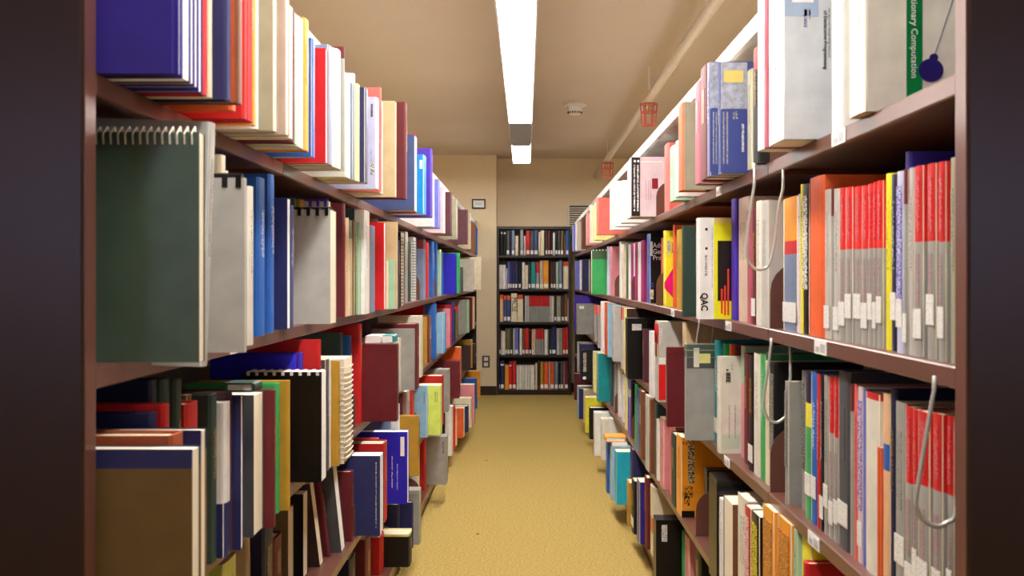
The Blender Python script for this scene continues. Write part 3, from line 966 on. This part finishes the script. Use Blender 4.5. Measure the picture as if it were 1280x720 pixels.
        R('cover_patch', 815, 822.5, 223, 236, mat('patch_dark_red', (140,20,32), rough=.4), .001, 'dark red square on the cover')
        for x in (807, 810, 812.5): R('printed_text', x, x+.9, 225, 250, printed('pp', 'ro', 3, .5), .001)
        R('cover_border', 801, 828, 201.5, 203, cmat('wh', 'p'))
        R('title_band', 789.3, 800, 196.5, 270, mat('band_black', (24,20,20), rough=.35), .0008, 'black title band on the cover')
        for x in (792, 796.3): R('printed_text', x, x+2, 206, 264, printed('bk', 'wh', 1., .47), .0012)
        bm = bmesh.new()
        for q_ in (793.5, 797.8):
            x, y, z = PXY(q_, 201.5); prism(bm, [(x+.0042*math.cos(q*math.pi/6), z+.0045*math.sin(q*math.pi/6)) for q in range(12)], 'y', -.0013, 0)
        link('white_disc', bm, WHT, t)
    elif a == 'qac':
        R('cover_field', 892.5, 940, 272, 400, mat('field_yellow', (244,238,30), rough=.3), .0006, 'bright yellow field')
        R('cover_picture', 897, 921, 301, 376, mat('picture_black', (24,18,16), rough=.3), .001, 'black picture panel')
        text_obj('QAC', .0225, ink, t, PXY(876.5, 366), DOWN, 'cover_title', sx=.85, bold=.03)
        R('printed_text', 889.6, 891, 283, 360, printed('wh', 'gy', 2.5, .52), .001); R('printed_text', 881, 884, 318, 345, printed('wh', 'dg', 2, .5), .001)
        for y in (285, 309): R('printed_mark', 881.5, 884.5, y, y+3.2, ink, .001)
        for x, y0, y1 in ((901, 361, 392), (905, 357, 394), (909, 336, 394)): R('printed_text', x, x+2.3, y0, y1, mat('print_red_ink', (225,60,40), rough=.4), .0014)
        R('cover_top_strip', 892.5, 940, 272.5, 279.5, mat('strip_amber', (250,228,120), rough=.3), .0009)  # pale amber strip along the top of the yellow field
    elif a == 'mag':
        bm = bmesh.new(); P = [PXY(*p) for p in ((830.5, 353), (841.5, 335), (843, 336), (843, 371), (841, 372), (830.5, 360))]
        prism(bm, [(p[0], p[2]) for p in P], 'y', -.0009, 0); link('cover_picture', bm, mat('shape_magenta', (232,20,120), rough=.3), t)['label'] = 'magenta shape on the cover'
        R('barcode_patch', 834, 838, 301, 316, printed('wh', 'dg', 2, .5), .001); R('barcode_patch', 840, 842.5, 303, 316, printed('lg', 'dg', 2, .45), .001)
    elif a == 'adv':
        for q, (w_, y) in enumerate((('Advances', 309.5), ('Genetic', 317.3), ('Programming', 325))): text_obj(w_, .027, WHT, t, PXY(816, y), UP, 'cover_title', sx=.85, bold=.008)
        R('white_sticker', 812.6, 815.8, 302, 320, WHT, .001); 
        R('price_label', 808, 817, 362, 374, printed('cr', 'ol', 1.5, .55), .0012)
        R('printed_line', 812.6, 817, 354, 355.5, cmat('bl', 'p')); R('printed_line', 812.6, 817, 357.5, 358.6, cmat('bl', 'p'))
    elif a == 'ieee':
        text_obj('IEEE', .0135, ink, t, PXY(907.8, 465.5), DOWN, 'cover_title', bold=.035)
        R('printed_mark', 908, 910.5, 461.5, 463.5, ink, .001)
        for x in (911, 918.5): R('printed_text', x, x+.9, 506, 548, printed('ow', 'dg', 3, .48), .001)
        R('printed_text', 914, 916, 453, 463, printed('ow', 'gy', 2, .5), .001)
        R('cover_patch', 902, 925, 543, 561, mat('patch_mint', (205,215,190), rough=.5))
    elif a == 'tags':
        R('cover_band', 858.5, 893, 447, 460.5, cmat('dg', 'p'), .0007)
        R('white_tag', 867, 874, 435, 459, cmat('ow', 'p'), .0012, 'white paper tag'); R('yellow_tag', 874, 888, 442, 454, cmat('py', 'p'), .0012, 'yellow paper tag')
    elif a == 'redbox':
        R('cover_patch', 823.5, 832, 456, 500, cmat('br', 'p'), .0007, 'bright red patch'); R('white_strip', 823.5, 832, 447, 455, WHT, .0007)
        R('barcode_label', 824, 828, 410, 430, printed('wh', 'gy', 2, .5), .0009)
        spine('red_patch', zl(430), zl(405), cmat('br', 'p'), .05, .95); spine('cream_patch', zl(447), zl(431), cmat('pe', 'p'), .05, .95)
    elif a == 'scrib':
        for (x0, x1, y0, y1) in ((853, 866, 608, 622), (855, 862, 620, 632), (853, 868, 552, 556)): R('cover_drawing', x0, x1, y0, y1, printed('lo', 'bk', .8, .52), .001)
        R('cover_band', 852, 868, 638.5, 647, ink, .0008); R('cover_picture', 860, 868, 548, 604, printed('db', 'be', .5, .5), .0008)
    elif a == 'dot':
        bm = bmesh.new(); x, y, z = PXY(730.6, 472.5); prism(bm, [(x+.013*math.cos(q*math.pi/8), z+.011*math.sin(q*math.pi/8)) for q in range(16)], 'y', -.0009, 0); link('white_disc', bm, WHT, t)
        R('cover_picture', 729, 733, 441, 465, printed('bk', 'cr', .6, .5), .0008)
    elif a == 'rbl':
        R('paper_label', 500.5, 505.5, 546, 570, WHT, .0012, 'white paper label'); R('printed_text', 489.5, 490.8, 570, 610, printed('rb', 'wh', 2, .5), .0009); R('printed_text', 496, 497.2, 580, 612, printed('rb', 'wh', 2, .5), .0009)
    elif a == 'nvl': R('printed_text', 469.5, 470.8, 578, 660, printed('na', 'wh', 2, .52), .0009)
    elif a == 'txl': R('printed_text', 529.5, 531, 490, 505, printed('lb', 'dg', 2, .5), .0009)
    elif a == 'txy':
        R('printed_text', 543.5, 545, 490, 503, printed('yg', 'dg', 2, .5), .0009); R('printed_text', 546, 547, 490, 503, printed('yg', 'dg', 2, .5), .0009)
    elif a == 'txg': R('printed_text', 553, 555, 552, 567, printed('gy', 'bk', 2, .5), .0009)
    elif a == 'bar':
        R('barcode_label', 463, 467.5, 203, 219, printed('wh', 'dg', 2, .5), .0009); R('barcode_label', 463.5, 466, 130, 146, printed('gy', 'bk', 1.5, .45), .0009)
        R('printed_text', 463.6, 464.8, 186, 202, printed('la', 'pv', 3, .5), .0009)
    elif a == 'sbt': R('paper_patch', 524.5, 528, 200, 211, WHT, .0009)
    elif a == 'tag1': R('paper_tag', 790, 802, 405, 413, printed('wh', 'gy', 2, .6), .001)
    elif a == 'tag2': R('paper_tag', 724, 730, 382, 386, WHT, .001)
    elif a == 'tag3': R('paper_tag', 827, 834, 656, 677, printed('wh', 'gy', 2, .55), .001)
    t.location.z -= float(o.get('drop', 0))
    ang = float(o.get('tilt', 0))
    if ang: t.rotation_euler[1] = math.radians(s*ang)
    return t

# ------------------------------------------------------------------ the far bookcase
YF = YW
def bookcase():
    x0, x1 = wx(620.8, YF), wx(713.5, YF); cx = (x0+x1)/2; ztop = wz(283, YF)
    t = empty('bookcase', (cx, YF, 0), 'dark brown five-shelf bookcase against the recessed far wall', 'bookcase')
    dk = mat('espresso_laminate', (46,32,28), rough=.35, var=.1)
    B = lambda n, a, b, c, d, e, f: bobj(n, a-cx, b-cx, c-YF, d-YF, e, f, dk, t, .0015)
    B('side_panel', x0, x0+.022, YF, YF+.29, 0, ztop); B('side_panel', x1-.022, x1, YF, YF+.29, 0, ztop)
    B('top_board', x0+.0225, x1-.0225, YF, YF+.29, ztop-.026, ztop-.001)
    B('back_panel', x0+.023, x1-.023, YF+.28, YF+.289, .06, ztop-.03)
    zs = []
    for y in (319.3, 361.3, 402.5, 443.8, 487.3):
        z = wz(y, YF); zs.append(z); B('shelf', x0+.0225, x1-.0225, YF+.004, YF+.279, z-.022, z)
    B('plinth', x0+.0225, x1-.0225, YF+.012, YF+.03, 0, zs[-1]-.0225)
    return zs
zs = bookcase()
# x start, x end, top y (all in the 12.19x magnified crop of each shelf), colour, options; origin (615, oy)
BACK = [(280, '''130 165 90 bk W;178 212 90 bk W;220 268 98 dg l;272 300 110 nb;300 345 90 bg l T;352 402 182 cr T;430 478 85 gy l;484 515 182 pp l;518 578 100 rd T l;584 636 100 dg l;640 700 85 sl l;708 742 120 cr;745 797 95 cr;812 846 98 db l;850 890 100 ma l;894 925 98 bk l;930 962 132 wh;964 1000 98 bk l;1004 1042 98 dg l;1048 1088 98 ol l;1096 1122 150 bn;1124 1174 100 bl l'''),
 (320, '''100 130 135 wh;131 160 135 ow;161 208 135 wh;210 234 190 pp;240 268 85 pv l;270 306 80 na l;308 345 78 na l;347 392 78 na l;402 444 85 bk l;460 500 97 wh;502 550 140 cr;556 590 95 kg l;596 664 92 te l;668 722 92 gy R l;730 764 50 lg l;765 784 52 pe l;786 864 62 lo l;868 890 95 bk;892 930 92 dm l;934 972 90 db l;976 1016 92 mt l;1020 1070 32 bg l;1074 1086 120 ol;1088 1166 88 cr O;1168 1200 80 ma'''),
 (360, '''120 172 102 pe O;178 228 118 sl O l;230 284 118 sl O l;292 384 72 cr M;388 474 105 cr O;500 536 120 lg;538 566 120 lg;568 600 120 gy R;601 636 120 gy R;637 670 120 gy R;671 704 120 gy R;705 738 120 gy R;739 772 120 gy R;773 806 120 gy R;807 840 120 gy R;841 876 120 gy R;878 908 120 lg;910 945 124 ow;948 984 120 kg l;986 1050 120 gg l;1056 1102 120 db l;1106 1152 95 bn l;1156 1198 160 cr'''),
 (400, '''95 132 135 dm l T;140 162 170 ow T;164 200 178 wh T;202 232 135 ol l;234 274 132 ol l;276 314 130 kg l;322 344 135 ow;346 404 125 pv l;420 458 132 wh T;460 502 140 bn l;504 562 130 rd l;566 600 160 bk l;606 640 140 pe l;642 664 140 ow;668 706 135 gy R;708 748 135 gy R;750 792 135 gy R;800 846 150 wh T;848 864 148 gg;878 908 150 kg l;912 976 105 na l;986 1030 130 lg;1032 1076 130 gg;1080 1120 125 rd l;1122 1160 110 rd l;1166 1214 130 lg'''),
 (442, '''88 124 120 nb l;130 186 115 na l W;196 256 172 lo;258 306 128 br l W;314 366 118 rd l;372 412 182 wh T;414 456 182 wh T;458 500 182 ow T;502 544 182 wh T;546 588 182 ow T;590 650 180 wh T;662 690 150 cr T;700 730 125 db T;738 786 128 oc T l;792 858 130 or T l;866 884 130 pp T;888 948 130 or l;956 1008 130 bg l;1016 1044 140 bk l;1048 1084 130 dg l;1092 1106 125 pk;1108 1160 125 ma l''')]
BK = []
NMS = ['top', 'second', 'third', 'fourth', 'bottom']
def back_books():
    for r, (oy, txt) in enumerate(BACK):
        xs = []
        for q in txt.split(';'):
            f = q.split(); BK.append(dict(r=r, a=615+float(f[0])/12.19, b=615+float(f[1])/12.19, top=oy+float(f[2])/12.19, col=f[3], o=f[4:]))
            xs.append(BK[-1])
        for k, b in enumerate(xs): b['nb'] = (xs[k-1] if k else None, xs[k+1] if k+1 < len(xs) else None)
        lim = wx(711.4, YF+.02)-.002; low = wx(620.8, YF)+.024
        for b in xs:
            b['x0'] = max(wx(b['a'], YF+.02), low); b['x1'] = min(wx(b['b'], YF+.02), lim)
            b['area'] = (b['b']-b['a'])*(b['top']*-1+[318, 360, 401, 443, 486][r])
back_books()
BK = [b for b in BK if b['x1']-b['x0'] > .008]
def build_back(b, joined=None):
    H = wz(b['top'], YF+.02)-zs[b['r']]; H = min(H, .268); T = b['x1']-b['x0']-.001; z = zs[b['r']]
    D = .17; zz = z+.0005; mats = [cmat(b['col'], 'h')]; bands = [[H, 0]]
    if 'R' in b['o']: mats.append(cmat('rd', 'h')); bands = [[H*.6, 0], [H, 1]]
    if 'O' in b['o']: mats.append(cmat('or', 'h')); bands = [[H*.84, 0], [H, 1]]
    if 'W' in b['o']: mats.append(cmat('wh', 'h')); bands = [[H*.84, 0], [H*.90, 1], [H, 0]]
    cb, pb = book_bm(T, D, H, 'h', 1, bands, None)
    M = Matrix.Rotation(math.pi/2, 4, 'Z')                       # spine towards the camera, thickness along -x
    lab = None
    if 'l' in b['o']:
        lab = bmesh.new(); box(lab, -.0008, .0006, T*.1, T*.9, .012, .048)
    tilt = 0
    if 'T' in b['o']: tilt = math.radians(-2.2)
    R = Matrix.Rotation(tilt, 4, 'Y')
    parts = [('cover', cb, mats), ('page_block', pb, [pmat()])]+([('call_number_label', lab, [WHT])] if lab else [])
    for n, bm_, m in parts: bmesh.ops.transform(bm_, matrix=Matrix.Translation((T, 0, 0)) @ M, verts=bm_.verts)
    if joined is not None:
        for n, bm_, ms in parts:
            bmesh.ops.translate(bm_, verts=bm_.verts, vec=(b['x0'], YF+.02, zz))
            me = bpy.data.meshes.new('t'); bm_.to_mesh(me); bm_.free()
            k0 = len(joined.faces); joined.from_mesh(me); joined.faces.ensure_lookup_table()
            for f in joined.faces[k0:]:
                m = ms[f.material_index]
                if m not in JM: JM.append(m)
                f.material_index = JM.index(m)
            bpy.data.meshes.remove(me)
        return
    p, q = b['nb']; col = PAL[b['col']][0]
    what = ' topped in red' if 'R' in b['o'] else ' topped in orange' if 'O' in b['o'] else ' lettered vertically' if 'M' in b['o'] else ''
    nn = 'book%s between %s and %s ones, far bookcase %s shelf' % (what, PAL[p['col']][0] if p else 'side panel', PAL[q['col']][0] if q else 'side panel', NMS[b['r']])
    lb = '%s %s' % (col, nn); k = 0; grp = None
    alts = ['tall '+lb, 'slim '+lb, 'another '+lb]
    if 'R' in b['o']:
        lb = 'grey book topped in red, in the red-topped set on far bookcase %s shelf' % NMS[b['r']]; grp = 'identical red-topped grey volumes on the far bookcase %s shelf' % NMS[b['r']]
    elif lb in LABEL_SEEN:
        c_ = [x for x in ('%s %s beside the %s one, farther right, far bookcase %s shelf' % (col, 'book', PAL[q['col']][0] if q else 'panel', NMS[b['r']]),
                          'rightmost %s book next to %s, far bookcase %s shelf' % (col, PAL[p['col']][0] if p else 'panel', NMS[b['r']])) if x not in LABEL_SEEN]
        lb = c_[0] if c_ else lb
    LABEL_SEEN[lb] = 1
    t = empty('hardcover_book', (b['x0'], YF+.02, zz), lb, 'book', grp or 'books on the %s shelf of the far bookcase' % NMS[b['r']])
    for n, bm_, m in parts: link(n, bm_, m, t)
    if 'M' in b['o']: text_obj('MCSE', .072, cmat('bk', 'p'), t, (T*.5-.02, -.0008, H*.86), DOWN, 'spine_title', sx=.78)
    if tilt:
        t.rotation_euler[1] = tilt
        t.location.z += abs(math.sin(tilt))*T+.0003
# ------------------------------------------------------------------ choose the 300 largest books as things, join the rest
JM = []; joined = bmesh.new()
pool = sorted([('a', b) for b in ALL if b['kind'] in 'hpf']+[('b', b) for b in BK], key=lambda q: -q[1]['area'])
keep = set(id(b) for _, b in pool[:NKEEP])
print('books', len(pool), 'aisle', len(ALL), 'back', len(BK))
for b in ALL:
    if b['kind'] in 'sb' or id(b) in keep: build_book(b)
    else: build_book(b, joined)
for b in BK:
    build_back(b) if id(b) in keep else build_back(b, joined)
if len(joined.faces):
    j = link('small_books', joined, JM); j['kind'] = 'stuff'
    tag(j, 'slivers of the smallest and farthest books packed between the larger ones on the shelves', 'books')
else: joined.free()
# ------------------------------------------------------------------ volumes lying flat on the upright ones
def flat(px0, px1, Y, dy, zb, th, col, label, kind='p', c2=None):
    x0, x1 = wx(px0, Y), wx(px1, Y); w = x1-x0
    t = empty('paperback_book' if kind == 'p' else 'hardcover_book', (x0, Y, zb+.0006), label, 'book', 'volumes lying flat on the upright ones')
    cb, pb = book_bm(th, w, dy, kind, 1, [[dy, 0]], None)
    # book_bm: x into the shelf, y thickness, z height  ->  lie down: thickness up, height along the shelf
    M = Matrix(((1,0,0,0),(0,0,1,0),(0,1,0,0),(0,0,0,1)))
    if px0 < VX: M = Matrix.Translation((w,0,0)) @ Matrix.Diagonal((-1,1,1,1)) @ M
    for n, bm_, m in (('cover', cb, cmat(col, kind)), ('page_block', pb, wmat())):
        bmesh.ops.transform(bm_, matrix=M, verts=bm_.verts); link(n, bm_, m, t)
    return t
def topz(side, i, ya, yb, xr=None):
    s = -1 if side == 'L' else 1
    hs = [b['z']+b['H'] for b in ALL if b['s'] == s and b['i'] == i and b['Y'] < yb and b['Y']+b['T'] > ya]
    return max(hs) if hs else CAM_Z+SH[i]
z = topz('L', 2, 3.13, 3.3); flat(456, 477, 3.16, .13, z, .020, 'wh', 'white book lying flat on the maroon box file, left stack third shelf')
flat(478, 492, 3.155, .10, z, .022, 'te', 'teal book lying flat beside the white one on the maroon box')
z = topz('L', 2, 1.62, 1.68); flat(281, 319, 1.625, .045, z, .014, 'kg', 'dark green book lying flat above grey volumes, left stack third shelf', 'h')
z = topz('R', 4, 4.98, 5.12); flat(765, 784, 5.0, .12, z, .016, 'wh', 'white book lying flat on the cyan volumes, right stack bottom shelf')
flat(757, 783, 5.0, .12, z+.017, .022, 'lo', 'amber book topmost of the flat pile on the cyan volumes', 'h')

# ------------------------------------------------------------------ wire book supports hanging under the shelves
def wire(side, i, Y, pts, label):
    s = -1 if side == 'L' else 1
    bm = bmesh.new(); P = [Vector((wx(p[0], Y), 0, wz(p[1], Y))) for p in pts]
    top = CAM_Z+SH[i-1]-.0125 if i else CAM_Z+.51
    P[0].z = min(P[0].z, top); c = sum(P, Vector())/len(P); o = Vector((P[0].x, Y, top))
    # smooth through the points
    Q = []
    for k in range(len(P)-1):
        p0, p1, p2, p3 = P[max(k-1,0)], P[k], P[k+1], P[min(k+2, len(P)-1)]
        for q in range(5):
            u = q/5; Q.append(.5*((2*p1)+(p2-p0)*u+(2*p0-5*p1+4*p2-p3)*u*u+(3*p1-p0-3*p2+p3)*u**3))
    Q.append(P[-1]); Q.append(Vector((P[-1].x, 0, top))); Q.insert(0, Vector((P[0].x, 0, top)))
    tube(bm, [q-Vector((o.x, 0, o.z)) for q in Q], .0027, 8)
    w_ = link('book_support', bm, STEEL, None, True); w_.location = o
    tag(w_, label, 'book support')
wire('R', 1, 1.985, [(943, 232), (938, 262), (934, 300), (934, 322), (941, 334), (951, 337), (961, 331), (968, 305), (973, 262), (979, 235)], 'bright wire book support loop on the right stack, second shelf')
wire('R', 2, 1.99, [(964, 432), (960, 460), (955, 495), (955, 512), (961, 524), (970, 528), (978, 524), (983, 515), (988, 470)], 'bright wire book support loop on the right stack, third shelf, by the rounded bracket')
wire('R', 2, 1.218, [(1168, 486), (1162, 520), (1152, 580), (1145, 625), (1148, 642), (1158, 653), (1172, 658), (1184, 653), (1195, 640), (1210, 560)], 'large grey wire book support beside the right end panel, third shelf')
wire('R', 2, 2.9, [(874, 405), (871, 425), (870, 440), (874, 447), (882, 447), (888, 436), (892, 408)], 'small wire book support behind the grey tagged box file, third shelf')
# ------------------------------------------------------------------ crumbs on the carpet
for k, (px, py) in enumerate(((608, 576), (597, 668))):
    Y = F*CAM_Z/(py-VY); bm = bmesh.new(); bmesh.ops.create_icosphere(bm, subdivisions=1, radius=.006)
    bmesh.ops.scale(bm, vec=(1.4, .8, .35), verts=bm.verts)
    o = link('carpet_crumb', bm, mat('dark_crumb', (90,70,45), rough=.9)); o.location = (wx(px, Y), Y, .002)
    tag(o, ['tiny dark crumb on the carpet toward the far end', 'tiny dark crumb on the carpet in the foreground'][k], 'crumb')
